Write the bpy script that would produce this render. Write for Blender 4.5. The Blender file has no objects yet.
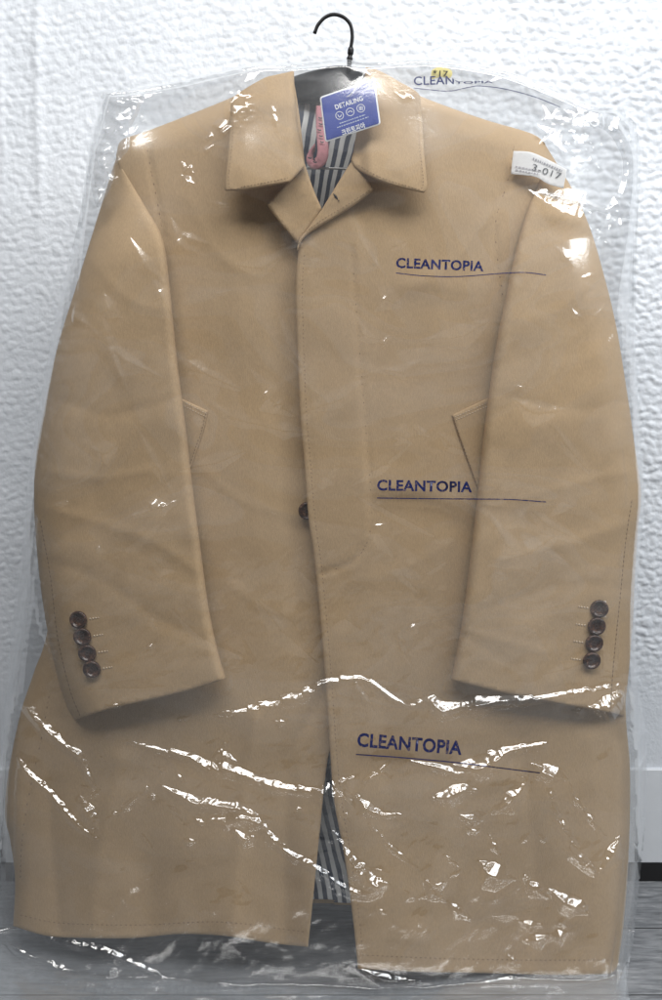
import bpy, bmesh, math, random
import numpy as np
from mathutils import Vector
from mathutils.geometry import delaunay_2d_cdt
random.seed(7)
RNG = np.random.default_rng(11)
S = bpy.context.scene
COL = S.collection

# ------------------------------------------------------------------ camera geometry
D, K, PITCH = 1.08, 0.0011, math.radians(8)
WALL_Y = 0.24
HC = math.tan(math.atan(380*K)+PITCH)*(D+WALL_Y)
cp, sp = math.cos(PITCH), math.sin(PITCH)
def W(u, v, dep):
    """measured photo position + distance in front of the coat plane -> metres"""
    u = np.asarray(u, float); v = np.asarray(v, float); dep = np.asarray(dep, float)
    a = (u-331)*K; b = (500-v)*K
    ry = cp + b*sp; rz = -sp + b*cp
    t = (D-dep)/ry
    return np.stack([a*t, -dep+0*t, HC+rz*t], -1)
LAMP = (.35, -1.12, 2.4); GLINT_LIGHT = (2.2, -.8, 2.15)
PX = K*D   # metres per photo pixel on the coat plane

# ------------------------------------------------------------------ noise
_T = RNG.random((256, 256))
def vn(x, y, seed=0):
    x = np.asarray(x, float)+seed*17.31; y = np.asarray(y, float)+seed*9.77
    xi = np.floor(x).astype(int); yi = np.floor(y).astype(int)
    fx = x-xi; fy = y-yi
    fx = fx*fx*fx*(fx*(6*fx-15)+10); fy = fy*fy*fy*(fy*(6*fy-15)+10)
    g = lambda i, j: _T[i & 255, j & 255]
    return (g(xi, yi)*(1-fx)+g(xi+1, yi)*fx)*(1-fy)+(g(xi, yi+1)*(1-fx)+g(xi+1, yi+1)*fx)*fy-0.5
def fbm(x, y, seed=0, o=3):
    r = 0; a = 1
    for i in range(o):
        r = r+a*vn(x*2**i, y*2**i, seed+i*3); a *= .5
    return r
def sstep(a, b, x):
    t = np.clip((np.asarray(x, float)-a)/(b-a), 0, 1); return t*t*(3-2*t)

# ------------------------------------------------------------------ objects
def tag(o, label=None, cat=None, group=None, kind=None):
    if label: o['label'] = label
    if cat: o['category'] = cat
    if group: o['group'] = group
    if kind: o['kind'] = kind
    return o
def empty(name, loc):
    o = bpy.data.objects.new(name, None); COL.objects.link(o); o.location = loc; o.empty_display_size = .05
    return o
def link(name, me, mat, parent=None, smooth=True):
    o = bpy.data.objects.new(name, me); COL.objects.link(o)
    if mat: me.materials.append(mat)
    if smooth: me.polygons.foreach_set('use_smooth', [True]*len(me.polygons))
    if parent:
        o.parent = parent
        p = parent; loc = Vector((0, 0, 0))
        while p: loc += p.location; p = p.parent
        o.location = -loc         # vertices are in world metres
    return o
def mesh_np(name, co, faces):
    me = bpy.data.meshes.new(name)
    co = np.asarray(co, float)
    if isinstance(faces, np.ndarray):
        n, k = faces.shape
        me.vertices.add(len(co)); me.vertices.foreach_set('co', co.ravel())
        me.loops.add(n*k); me.loops.foreach_set('vertex_index', faces.ravel().astype(np.int32))
        me.polygons.add(n); me.polygons.foreach_set('loop_start', np.arange(0, n*k, k, dtype=np.int32))
        me.update(calc_edges=True); me.validate()
    else:
        me.from_pydata([tuple(c) for c in co], [], faces)
    return me

def curve_pts(pts, closed=True, step=3.0):
    """Catmull-Rom through pts; a third value marks a sharp corner"""
    n = len(pts); P = [np.array(p[:2], float) for p in pts]; sh = [len(p) > 2 for p in pts]
    out = []
    segs = n if closed else n-1
    for i in range(segs):
        a, b = P[i], P[(i+1) % n]
        pa = a-(b-a) if (sh[i] or (not closed and i == 0)) else P[(i-1) % n]
        pb = b+(b-a) if (sh[(i+1) % n] or (not closed and i == n-2)) else P[(i+2) % n]
        m = max(1, int(round(np.linalg.norm(b-a)/step)))
        for j in range(m):
            t = j/m
            out.append(.5*((2*a)+(-pa+b)*t+(2*pa-5*a+4*b-pb)*t*t+(-pa+3*a-3*b+pb)*t**3))
    if not closed: out.append(P[-1])
    return np.array(out)
def inside(poly, x, y):
    r = np.zeros(np.shape(x), bool); n = len(poly)
    for i in range(n):
        x1, y1 = poly[i]; x2, y2 = poly[(i+1) % n]
        c = ((y1 > y) != (y2 > y)) & (x < (x2-x1)*(y-y1)/((y2-y1) or 1e-9)+x1)
        r ^= c
    return r
def dist_line(pl, x, y, closed=False):
    d = np.full(np.shape(x), 1e9); n = len(pl)
    for i in range(n if closed else n-1):
        a = pl[i]; b = pl[(i+1) % n]; ab = b-a; L = ab@ab+1e-12
        t = np.clip(((x-a[0])*ab[0]+(y-a[1])*ab[1])/L, 0, 1)
        d = np.minimum(d, np.hypot(x-a[0]-t*ab[0], y-a[1]-t*ab[1]))
    return d

HMAP = {}            # coarse height map of everything inside the bag, cell 4 px
def rec(u, v, dep):
    for a, b, c in zip(u, v, dep):
        k = (int(a//4), int(b//4))
        if HMAP.get(k, -9) < c: HMAP[k] = c
def sheet(name, outline, depth, mat, parent, thick=.003, step=4.0, edge=2.5, uv=None, record=True, round_px=1.5, skirt=None):
    """cloth or card panel: outline in photo px, depth(u,v,d) in metres with d = px from the edge; a closed solid"""
    bd = curve_pts(outline, True, edge)
    x0, y0 = bd.min(0); x1, y1 = bd.max(0)
    gx, gy = np.meshgrid(np.arange(x0, x1, step), np.arange(y0, y1, step*.87))
    gx = gx+((np.arange(gx.shape[0]) % 2)*step*.5)[:, None]
    gx = gx.ravel()+RNG.uniform(-.3, .3, gx.size); gy = gy.ravel()+RNG.uniform(-.3, .3, gy.size)
    m = inside(bd, gx, gy); gx, gy = gx[m], gy[m]
    dd = dist_line(bd, gx, gy, True); m = dd > min(step*.45, 1.6)
    # two close rings inside the edge so that it rolls over
    cen = bd
    nxt = np.roll(bd, -1, 0)-np.roll(bd, 1, 0); nrm = np.stack([-nxt[:, 1], nxt[:, 0]], 1); nrm /= (np.linalg.norm(nrm, axis=1)[:, None]+1e-9)
    area = np.sum(bd[:, 0]*np.roll(bd[:, 1], -1)-np.roll(bd[:, 0], -1)*bd[:, 1])
    if area < 0: nrm = -nrm
    pts = [bd]
    rings = bd+nrm*round_px
    mm = inside(bd, rings[:, 0], rings[:, 1]); rings = rings[mm]
    rd = dist_line(bd, rings[:, 0], rings[:, 1], True); rings = rings[rd > round_px*.7]
    pts.append(rings)
    g = np.stack([gx[m], gy[m]], 1); gd = dist_line(bd, g[:, 0], g[:, 1], True)
    pts.append(g[gd > round_px*1.6])
    allp = np.concatenate(pts); n = len(bd)
    r = delaunay_2d_cdt([Vector(p) for p in allp], [(i, (i+1) % n) for i in range(n)], [], 1, 1e-4)
    vv = np.array([tuple(p) for p in r[0]]); ff = [tuple(f) for f in r[2]]
    d = dist_line(bd, vv[:, 0], vv[:, 1], True)
    dep = depth(vv[:, 0], vv[:, 1], d)
    # small rounded lip
    lip = np.clip(1-d/round_px, 0, 1)**2*thick*.5
    front = W(vv[:, 0], vv[:, 1], dep-lip)
    sk = 0
    if skirt:
        sk = skirt(vv[:, 0], vv[:, 1])
    back = W(vv[:, 0], vv[:, 1], dep-thick-sk)
    if record: rec(vv[:, 0], vv[:, 1], dep)
    N = len(vv)
    # orient: front faces the camera (-y)
    faces = []; cnt = {}
    for f in ff:
        a, b, c = (vv[i] for i in f[:3])
        s = (b[0]-a[0])*(c[1]-a[1])-(b[1]-a[1])*(c[0]-a[0])
        f = f if s < 0 else f[::-1]
        faces.append(f); faces.append(tuple(N+i for i in f[::-1]))
        for i in range(len(f)):
            e = (f[i], f[(i+1) % len(f)])
            cnt[e] = cnt.get(e, 0)+1
    for (a, b) in list(cnt):
        if (b, a) not in cnt: faces.append((b, a, N+a, N+b))
    me = mesh_np(name, np.concatenate([front, back]), faces)
    if uv:
        us, vs = uv(vv[:, 0], vv[:, 1]); us = np.concatenate([us, us]); vs = np.concatenate([vs, vs])
        L = me.uv_layers.new(name='weave'); idx = np.zeros(len(me.loops), np.int32); me.loops.foreach_get('vertex_index', idx)
        L.data.foreach_set('uv', np.stack([us[idx], vs[idx]], 1).ravel())
    return link(name, me, mat, parent)

def tube(name, path, rad, mat, parent=None, n=10, closed=False):
    path = [Vector(p) for p in path]; vs, fs = [], []
    m = len(path)
    rad = rad if hasattr(rad, '__len__') else [rad]*m
    up = Vector((0, 1, 0))
    for i, p in enumerate(path):
        t = (path[min(i+1, m-1)]-path[max(i-1, 0)]).normalized()
        a = t.cross(up); a = a.normalized() if a.length > 1e-4 else t.orthogonal().normalized()
        b = t.cross(a)
        for j in range(n):
            an = 2*math.pi*j/n
            vs.append(p+(a*math.cos(an)+b*math.sin(an))*rad[i])
    for i in range(m-1):
        for j in range(n):
            fs.append((i*n+j, i*n+(j+1) % n, (i+1)*n+(j+1) % n, (i+1)*n+j))
    fs.append(tuple(range(n))[::-1]); fs.append(tuple((m-1)*n+j for j in range(n)))
    return link(name, mesh_np(name, vs, fs), mat, parent)
def spline3(pts, step=2.0):
    """smooth path through (u,v,dep)"""
    p2 = curve_pts([(p[0], p[1]) for p in pts], False, step)
    acc = np.cumsum([0]+[math.dist(pts[i][:2], pts[i+1][:2]) for i in range(len(pts)-1)])
    a2 = np.concatenate([[0], np.cumsum(np.linalg.norm(np.diff(p2, axis=0), axis=1))]); a2 = a2/a2[-1]*acc[-1]
    return W(p2[:, 0], p2[:, 1], np.interp(a2, acc, [p[2] for p in pts]))

# ------------------------------------------------------------------ materials
def mat(name):
    m = bpy.data.materials.new(name); m.use_nodes = True; nt = m.node_tree
    for n in list(nt.nodes): nt.nodes.remove(n)
    out = nt.nodes.new('ShaderNodeOutputMaterial')
    return m, nt, out
def N(nt, t, **kw):
    n = nt.nodes.new(t)
    for k, v in kw.items():
        if k[0] == '_': setattr(n, k[1:], v)
        else:
            key = k.replace('__', ' ')
            n.inputs[key].default_value = v
    return n
def ramp(nt, stops):
    n = nt.nodes.new('ShaderNodeValToRGB'); e = n.color_ramp.elements
    while len(e) < len(stops): e.new(.5)
    for i, (p, c) in enumerate(stops):
        e[i].position = p; e[i].color = (*c, 1) if len(c) == 3 else c
    return n
def plain(name, col, rough=.6, metal=0, spec=.5, var=.0, scale=200, bump=0):
    m, nt, out = mat(name); b = N(nt, 'ShaderNodeBsdfPrincipled', Roughness=rough, Metallic=metal)
    b.inputs['Specular IOR Level'].default_value = spec
    b.inputs['Base Color'].default_value = (*col, 1)
    if var or bump:
        tc = N(nt, 'ShaderNodeTexCoord'); ns = N(nt, 'ShaderNodeTexNoise', Scale=scale, Detail=4)
        nt.links.new(tc.outputs['Object'], ns.inputs['Vector'])
        if var:
            r = ramp(nt, [(.3, tuple(c*(1-var) for c in col)), (.7, tuple(min(1, c*(1+var)) for c in col))])
            nt.links.new(ns.outputs['Fac'], r.inputs['Fac']); nt.links.new(r.outputs['Color'], b.inputs['Base Color'])
        if bump:
            bp = N(nt, 'ShaderNodeBump', Strength=bump, Distance=.001); nt.links.new(ns.outputs['Fac'], bp.inputs['Height'])
            nt.links.new(bp.outputs['Normal'], b.inputs['Normal'])
    nt.links.new(b.outputs[0], out.inputs[0]); return m

def fabric(name, col):
    m, nt, out = mat(name); L = nt.links.new
    b = N(nt, 'ShaderNodeBsdfPrincipled', Roughness=.88); b.inputs['Sheen Weight'].default_value = .05
    b.inputs['Specular IOR Level'].default_value = .25
    tc = N(nt, 'ShaderNodeTexCoord')
    n1 = N(nt, 'ShaderNodeTexNoise', Scale=9, Detail=5, Roughness=.6); n2 = N(nt, 'ShaderNodeTexNoise', Scale=900, Detail=2)
    mp = N(nt, 'ShaderNodeMapping'); mp.inputs['Rotation'].default_value = (0, math.radians(35), 0); mp.inputs['Scale'].default_value = (1, 1, .25)
    L(tc.outputs['Object'], n1.inputs['Vector']); L(tc.outputs['Object'], mp.inputs['Vector']); L(mp.outputs[0], n2.inputs['Vector'])
    r1 = ramp(nt, [(.3, tuple(c*.97 for c in col)), (.7, tuple(c*1.02 for c in col))])
    r2 = ramp(nt, [(.3, (.90, .90, .90)), (.7, (1.05, 1.05, 1.05))])
    mx = N(nt, 'ShaderNodeMix', _data_type='RGBA', _blend_type='MULTIPLY'); mx.inputs[0].default_value = 1
    L(n1.outputs['Fac'], r1.inputs[0]); L(n2.outputs['Fac'], r2.inputs[0]); L(r1.outputs[0], mx.inputs[6]); L(r2.outputs[0], mx.inputs[7])
    L(mx.outputs[2], b.inputs['Base Color'])
    bp = N(nt, 'ShaderNodeBump', Strength=.35, Distance=.0006); L(n2.outputs['Fac'], bp.inputs['Height']); L(bp.outputs[0], b.inputs['Normal'])
    L(b.outputs[0], out.inputs[0]); return m
TAN = (.512, .364, .213)
M_COAT = fabric('camel_cotton', TAN)
M_STITCH = plain('tan_thread', (.72, .60, .45), .8)
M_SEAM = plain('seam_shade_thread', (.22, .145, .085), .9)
M_BUTTON = None
def button_mat():
    m, nt, out = mat('brown_horn'); L = nt.links.new
    b = N(nt, 'ShaderNodeBsdfPrincipled', Roughness=.2)
    tc = N(nt, 'ShaderNodeTexCoord'); n = N(nt, 'ShaderNodeTexNoise', Scale=230, Detail=4, Distortion=1.5)
    r = ramp(nt, [(.32, (.022, .013, .011)), (.54, (.07, .034, .024)), (.72, (.22, .12, .075))])
    L(tc.outputs['Object'], n.inputs[0]); L(n.outputs['Fac'], r.inputs[0]); L(r.outputs[0], b.inputs['Base Color']); L(b.outputs[0], out.inputs[0])
    return m
M_BUTTON = button_mat()
def lining_mat():
    m, nt, out = mat('striped_lining'); L = nt.links.new
    b = N(nt, 'ShaderNodeBsdfPrincipled', Roughness=.55)
    uvn = N(nt, 'ShaderNodeUVMap', _uv_map='weave'); sx = N(nt, 'ShaderNodeSeparateXYZ'); L(uvn.outputs[0], sx.inputs[0])
    fr = N(nt, 'ShaderNodeMath', _operation='FRACT'); L(sx.outputs[0], fr.inputs[0])
    r = ramp(nt, [(0, (.035, .052, .10)), (.44, (.035, .052, .10)), (.50, (.86, .88, .88)), (.94, (.86, .88, .88)), (1, (.035, .052, .10))])
    L(fr.outputs[0], r.inputs[0]); L(r.outputs[0], b.inputs['Base Color']); L(b.outputs[0], out.inputs[0]); return m
M_LIN = lining_mat()
M_BLACK = plain('black_flock', (.004, .004, .005), .85, var=.3, scale=300, bump=.3)
M_WIRE = plain('black_steel_wire', (.02, .02, .022), .35, .6)
M_BAR = plain('bare_steel', (.55, .55, .55), .3, 1)
M_BLUE = plain('blue_card', (.0, .030, .30), .6, var=.06, scale=60)
M_CARDW = plain('white_card', (.80, .82, .84), .45)
M_PAPER = plain('white_paper', (.88, .885, .89), .6, var=.04, scale=80)
M_PINK = plain('pink_nonwoven', (.52, .23, .26), .8, var=.12, scale=120)
M_INK = plain('navy_ink', (.012, .02, .10), .35)
def wear(m):
    nt = m.node_tree; out = nt.nodes['Material Output']; sh = out.inputs[0].links[0].from_socket
    tc = N(nt, 'ShaderNodeTexCoord'); n = N(nt, 'ShaderNodeTexNoise', Scale=320, Detail=3); nt.links.new(tc.outputs['Object'], n.inputs[0])
    r = ramp(nt, [(.33, (.45,)*3), (.45, (0,)*3)]); nt.links.new(n.outputs['Fac'], r.inputs[0]); mx = N(nt, 'ShaderNodeMixShader'); nt.links.new(r.outputs[0], mx.inputs[0])
    nt.links.new(sh, mx.inputs[1]); nt.links.new(N(nt, 'ShaderNodeBsdfTransparent').outputs[0], mx.inputs[2]); nt.links.new(mx.outputs[0], out.inputs[0])
wear(M_INK)
M_INKG = plain('grey_ink', (.12, .13, .14), .6)
M_INKK = plain('black_ink', (.015, .015, .015), .6)
M_YEL = plain('yellow_slip', (.75, .66, .25), .6)
M_CLEAR = None
def film_mat(name='clear_polythene', milk=0.0):
    m, nt, out = mat(name); L = nt.links.new
    tr = N(nt, 'ShaderNodeBsdfTransparent'); tr.inputs[0].default_value = (.985, .99, .995, 1)
    gl = N(nt, 'ShaderNodeBsdfGlossy', Roughness=.15); gl.inputs[0].default_value = (1, 1, 1, 1)
    df = N(nt, 'ShaderNodeBsdfDiffuse'); df.inputs[0].default_value = (.80, .84, .88, 1)
    tl = N(nt, 'ShaderNodeBsdfTranslucent'); tl.inputs[0].default_value = (.80, .84, .88, 1)
    mk = N(nt, 'ShaderNodeMixShader'); mk.inputs[0].default_value = .4; L(df.outputs[0], mk.inputs[1]); L(tl.outputs[0], mk.inputs[2])
    tc = N(nt, 'ShaderNodeTexCoord')
    # milky patches where the film is rubbed or doubled
    mp = N(nt, 'ShaderNodeMapping'); mp.inputs['Rotation'].default_value = (0, math.radians(-32), 0); mp.inputs['Scale'].default_value = (.62, 1, 1.35); L(tc.outputs['Object'], mp.inputs[0])
    vo = N(nt, 'ShaderNodeTexNoise', Scale=6.2, Detail=2.2, Roughness=.45, Distortion=.9); L(mp.outputs[0], vo.inputs['Vector'])
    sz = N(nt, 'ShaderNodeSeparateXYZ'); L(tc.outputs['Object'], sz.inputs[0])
    lo = N(nt, 'ShaderNodeMapRange'); lo.inputs[1].default_value = .18; lo.inputs[2].default_value = .75; lo.inputs[3].default_value = -.15; lo.inputs[4].default_value = -.005; L(sz.outputs['Z'], lo.inputs[0])  # haze cut by height: the coat's darker foot is put into the film
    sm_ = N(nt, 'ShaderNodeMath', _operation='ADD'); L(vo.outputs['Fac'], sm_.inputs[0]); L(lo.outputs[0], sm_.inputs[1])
    # sharp-edged milky and clinging clear patches, thinned towards the hem to darken the cloth
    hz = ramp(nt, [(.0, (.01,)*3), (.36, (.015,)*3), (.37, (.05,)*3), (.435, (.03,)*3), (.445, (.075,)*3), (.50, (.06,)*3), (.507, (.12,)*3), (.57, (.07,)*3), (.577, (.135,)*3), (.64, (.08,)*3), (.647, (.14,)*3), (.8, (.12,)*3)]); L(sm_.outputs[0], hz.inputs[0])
    lw = N(nt, 'ShaderNodeLayerWeight', Blend=.12)     # grazing film looks denser
    pw = N(nt, 'ShaderNodeMath', _operation='MULTIPLY'); pw.inputs[1].default_value = .45; pw.operation = 'MULTIPLY_ADD'; pw.inputs[2].default_value = milk; L(lw.outputs['Facing'], pw.inputs[0])
    ad = N(nt, 'ShaderNodeMath', _operation='ADD', _use_clamp=True); L(hz.outputs[0], ad.inputs[0]); L(pw.outputs[0], ad.inputs[1])
    m1 = N(nt, 'ShaderNodeMixShader'); L(ad.outputs[0], m1.inputs[0]); L(tr.outputs[0], m1.inputs[1]); L(mk.outputs[0], m1.inputs[2])
    # micro crinkle
    nb = N(nt, 'ShaderNodeTexNoise', Scale=42, Detail=4, Roughness=.6, Distortion=.8); L(tc.outputs['Object'], nb.inputs['Vector'])
    bp = N(nt, 'ShaderNodeBump', Strength=.2, Distance=.001); L(nb.outputs['Fac'], bp.inputs['Height'])
    L(bp.outputs[0], gl.inputs['Normal'])
    # Schlick reflectance of a thin sheet (both faces), the same from either side
    ge = N(nt, 'ShaderNodeNewGeometry'); dt = N(nt, 'ShaderNodeVectorMath', _operation='DOT_PRODUCT'); L(ge.outputs['Incoming'], dt.inputs[0]); L(bp.outputs[0], dt.inputs[1])
    ab = N(nt, 'ShaderNodeMath', _operation='ABSOLUTE'); L(dt.outputs['Value'], ab.inputs[0])
    om = N(nt, 'ShaderNodeMath', _operation='SUBTRACT', _use_clamp=True); om.inputs[0].default_value = 1; L(ab.outputs[0], om.inputs[1])
    p5 = N(nt, 'ShaderNodeMath', _operation='POWER'); p5.inputs[1].default_value = 5; L(om.outputs[0], p5.inputs[0])
    f2 = N(nt, 'ShaderNodeMath', _operation='MULTIPLY_ADD', _use_clamp=True); f2.inputs[1].default_value = .85; f2.inputs[2].default_value = .13; L(p5.outputs[0], f2.inputs[0])
    m2 = N(nt, 'ShaderNodeMixShader'); L(f2.outputs[0], m2.inputs[0]); L(m1.outputs[0], m2.inputs[1]); L(gl.outputs[0], m2.inputs[2])
    L(m2.outputs[0], out.inputs[0]); return m
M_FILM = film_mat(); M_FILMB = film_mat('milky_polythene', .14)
def wall_mat():
    m, nt, out = mat('white_embossed_foam'); L = nt.links.new
    b = N(nt, 'ShaderNodeBsdfPrincipled', Roughness=.55); b.inputs['Base Color'].default_value = (.78, .80, .83, 1)
    tc = N(nt, 'ShaderNodeTexCoord'); n = N(nt, 'ShaderNodeTexNoise', Scale=260, Detail=4); L(tc.outputs['Object'], n.inputs[0])
    n2 = N(nt, 'ShaderNodeTexNoise', Scale=3, Detail=5); L(tc.outputs['Object'], n2.inputs[0])
    r = ramp(nt, [(.3, (.66, .70, .755)), (.7, (.71, .745, .795))]); L(n2.outputs['Fac'], r.inputs[0]); L(r.outputs[0], b.inputs['Base Color'])
    bp = N(nt, 'ShaderNodeBump', Strength=.45, Distance=.0015); L(n.outputs['Fac'], bp.inputs['Height']); L(bp.outputs[0], b.inputs['Normal'])
    L(b.outputs[0], out.inputs[0]); return m
def floor_mat():
    m, nt, out = mat('grey_wood_laminate'); L = nt.links.new
    b = N(nt, 'ShaderNodeBsdfPrincipled', Roughness=.5)
    tc = N(nt, 'ShaderNodeTexCoord'); mp = N(nt, 'ShaderNodeMapping'); mp.inputs['Scale'].default_value = (9, 62, 1); L(tc.outputs['Object'], mp.inputs[0])
    n = N(nt, 'ShaderNodeTexNoise', Scale=2.4, Detail=7, Roughness=.7, Distortion=.5); L(mp.outputs[0], n.inputs[0])
    n3 = N(nt, 'ShaderNodeTexNoise', Scale=5, Detail=3); L(tc.outputs['Object'], n3.inputs[0])
    r = ramp(nt, [(.3, (.075, .08, .087)), (.48, (.18, .19, .205)), (.6, (.25, .26, .275)), (.75, (.40, .41, .42))]); L(n.outputs['Fac'], r.inputs[0])
    r3 = ramp(nt, [(.35, (.75,)*3), (.65, (1.1,)*3)]); L(n3.outputs['Fac'], r3.inputs[0])
    mx = N(nt, 'ShaderNodeMix', _data_type='RGBA', _blend_type='MULTIPLY'); mx.inputs[0].default_value = 1; L(r.outputs[0], mx.inputs[6]); L(r3.outputs[0], mx.inputs[7])
    L(mx.outputs[2], b.inputs['Base Color'])
    bp = N(nt, 'ShaderNodeBump', Strength=.3, Distance=.001); L(n.outputs['Fac'], bp.inputs['Height']); L(bp.outputs[0], b.inputs['Normal'])
    L(b.outputs[0], out.inputs[0]); return m

# ------------------------------------------------------------------ setting
def box(name, a, b, m, parent=None, bevel=0):
    bm = bmesh.new(); bmesh.ops.create_cube(bm, size=1)
    for v in bm.verts:
        for i in range(3): v.co[i] = a[i] if v.co[i] < 0 else b[i]
    if bevel: bmesh.ops.bevel(bm, geom=bm.edges[:], offset=bevel, segments=3, affect='EDGES')
    me = bpy.data.meshes.new(name); bm.to_mesh(me); bm.free(); return link(name, me, m, parent, False)
BASE_TOP = HC+(-sp+(500-768)*K*cp)/(cp+(500-768)*K*sp)*(D+WALL_Y)
def build_wall():
    st = .0021
    X = np.arange(-.95, .95, st); Z = np.arange(BASE_TOP-.01, 1.6, st)
    x, z = np.meshgrid(X, Z)
    q = 1/(K*(D+WALL_Y))                      # back to photo-pixel scale, pattern sizes in px
    u = x*q; v = -z*q
    wu = u+7*fbm(u/26, v/22, 1)+4.0*fbm(u/10, v/9, 5); wv = v+7.0*fbm(u/20, v/26, 2)+4.0*fbm(u/9, v/9, 6)+.10*u*sstep(60, -200, u)
    row = np.floor(wv/8.8); fy = wv/8.8-row
    cx = wu/12+.5*(row % 2)+.25*vn(row*3.3, row*1.7, 9); ci = np.floor(cx); fx = cx-ci
    amp = .65+.7*_T[(ci.astype(int)*7) & 255, (row.astype(int)*13) & 255]
    puff = (1-np.abs(2*fy-1)**2.6)*(1-.95*np.abs(2*fx-1)**2.6)
    side = .55+.45*sstep(-150, 200, u+.2*v+ 120)
    fade = sstep(BASE_TOP+.07, BASE_TOP+.22, z)*.93+.07
    h = .0017*amp*puff*side*fade+.0012*fbm(u/4.2, v/3.6, 11)*side*fade+.006*fbm(u/150, v/150, 14)
    for (ua, za, ub, zb, w, a) in [(-262, 1.75, -285, .9, 5, .0022), (-345, 1.75, -350, .7, 6, .002), (-300, 1.6, -318, 1.0, 4, .002), (-30, 1.75, -38, 1.1, 5, .0012)]:
        t = (za-z)/(za-zb); uc = ua+(ub-ua)*t+3*vn(z*12, 0, 4)
        h = h+a*np.exp(-((u-uc)/w)**2)*np.clip((z-zb)*6, 0, 1)
    ny, nx = x.shape
    co = np.stack([x, WALL_Y-h, z], -1).reshape(-1, 3)
    i = np.arange(nx*ny).reshape(ny, nx)
    f = np.stack([i[:-1, :-1], i[:-1, 1:], i[1:, 1:], i[1:, :-1]], -1).reshape(-1, 4)
    o = link('wall', mesh_np('wall', co, f), wall_mat())
    tag(o, 'white wall covered in puffy embossed foam sheet behind the coat', 'wall', kind='structure')
build_wall()
M_SKIRT = plain('white_painted_board', (.66, .69, .73), .5, var=.03, scale=30, bump=.1)
box_o = box('skirting', (-.95, WALL_Y-.005, .031), (.95, WALL_Y+.02, BASE_TOP), M_SKIRT, bevel=.0015)
tag(box_o, 'smooth white board along the foot of the embossed wall', 'skirting', kind='structure')
box_o = box('kick_strip', (-.95, WALL_Y-.004, .0), (.95, WALL_Y+.02, .0305), plain('black_gap_strip', (.008, .008, .009), .6))
tag(box_o, 'black strip between the white board and the grey floor', 'skirting', kind='structure')
fl = link('floor', mesh_np('floor', [(-1.6, -2.2, 0), (1.6, -2.2, 0), (1.6, WALL_Y+.02, 0), (-1.6, WALL_Y+.02, 0)], [(0, 1, 2, 3)]), floor_mat())
tag(fl, 'grey wood grain laminate floor', 'floor', kind='structure')
for k, yy in enumerate((-.025, .115)):
    g = box('floor_joint', (-1.6, yy, -.001), (1.6, yy+.0012, .0006), plain('dark_joint', (.02, .021, .023), .8), fl)  # thin dark lines between the planks

# ------------------------------------------------------------------ coat
coat = empty('coat', tuple(W(331, 972, 0)))
tag(coat, 'long tan cotton coat with striped lining hanging in a clear bag', 'coat')

BODY_FOLDS = [([(222, 215), (240, 330), (262, 560)], 20, .004), ([(286, 300), (292, 480), (300, 640)], 11, -.005), ([(445, 225), (432, 420), (440, 650)], 26, .0045),
 ([(402, 215), (380, 330), (372, 420)], 16, -.003), ([(190, 200), (215, 250), (250, 275)], 9, .003), ([(490, 215), (455, 260), (410, 290)], 9, .003), ([(235, 205), (262, 225), (285, 260)], 7, -.0025),
 ([(325, 690), (290, 770), (285, 940)], 15, -.013), ([(255, 720), (240, 830), (235, 950)], 14, .012), ([(120, 760), (100, 850), (92, 940)], 16, .011), ([(60, 720), (50, 800), (60, 930)], 12, -.009),
 ([(450, 720), (440, 820), (430, 970)], 22, .009), ([(520, 740), (535, 860), (540, 975)], 18, -.009), ([(590, 740), (598, 860), (590, 975)], 16, .006), ([(385, 700), (390, 840), (385, 970)], 14, -.004),
 ([(230, 585), (270, 610), (320, 622)], 6, .0016), ([(420, 600), (470, 640), (520, 668)], 6, -.0015), ([(205, 470), (240, 500), (290, 515)], 6, .0018), ([(345, 585), (400, 570), (455, 540)], 8, .0016)]
SLEEVE_FOLDS = [([(44, 470), (95, 478), (150, 470)], 6, .0028), ([(40, 505), (90, 520), (150, 540), (196, 570)], 8, .0032), ([(60, 400), (110, 415), (170, 400)], 7, -.0024), ([(46, 560), (100, 580), (160, 620), (205, 640)], 8, -.0026),
 ([(90, 260), (130, 300), (165, 310)], 7, .002), ([(640, 470), (590, 480), (520, 500)], 6, .0028), ([(634, 520), (580, 540), (500, 560)], 8, .0032), ([(630, 400), (570, 410), (500, 395)], 7, -.0024), ([(632, 590), (570, 585), (480, 610)], 8, -.0026), ([(462, 628), (500, 640), (545, 652)], 4, .0018), ([(600, 270), (560, 310), (515, 320)], 8, .002)]
def folds(u, v, L):
    r = 0*np.asarray(u, float)
    for pl, w, a in L:
        c = curve_pts(pl, False, 12); d = dist_line(c, u, v)
        r = r+.42*a*np.exp(-(d/(w*.8))**1.35)
    return r
def body(u, v):
    x = (u-331)/300
    b = .010*np.exp(-(x/.55)**2)-.034*np.abs(x)**3.2
    b = b+.004*np.sin(u/38+v/260+1.3)*sstep(480, 900, v)+.004*fbm(u/85, v/140, 21)+.0006*fbm(u/22, v/40, 23)+folds(u, v, BODY_FOLDS)
    b = b-.006*sstep(200, 90, v)
    return b
def roll(d, r, depth):
    t = np.clip(1-d/r, 0, 1)
    return depth*(1-np.sqrt(1-t*t*.995))
LEFT_OUT = [(116, 155, 1), (122, 140), (150, 130), (235, 96), (262, 80), (292, 71, 1), (300, 120), (312, 235, 1), (318, 330), (322, 500), (330, 640), (333, 745, 1), (327, 765), (320, 830), (313, 900), (308, 947, 1), (270, 943), (225, 936), (180, 934), (135, 938), (90, 938), (48, 936), (13, 926, 1), (15, 880), (10, 840), (5, 815), (8, 775), (20, 715), (34, 672), (50, 620), (90, 420), (118, 200)]
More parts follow.
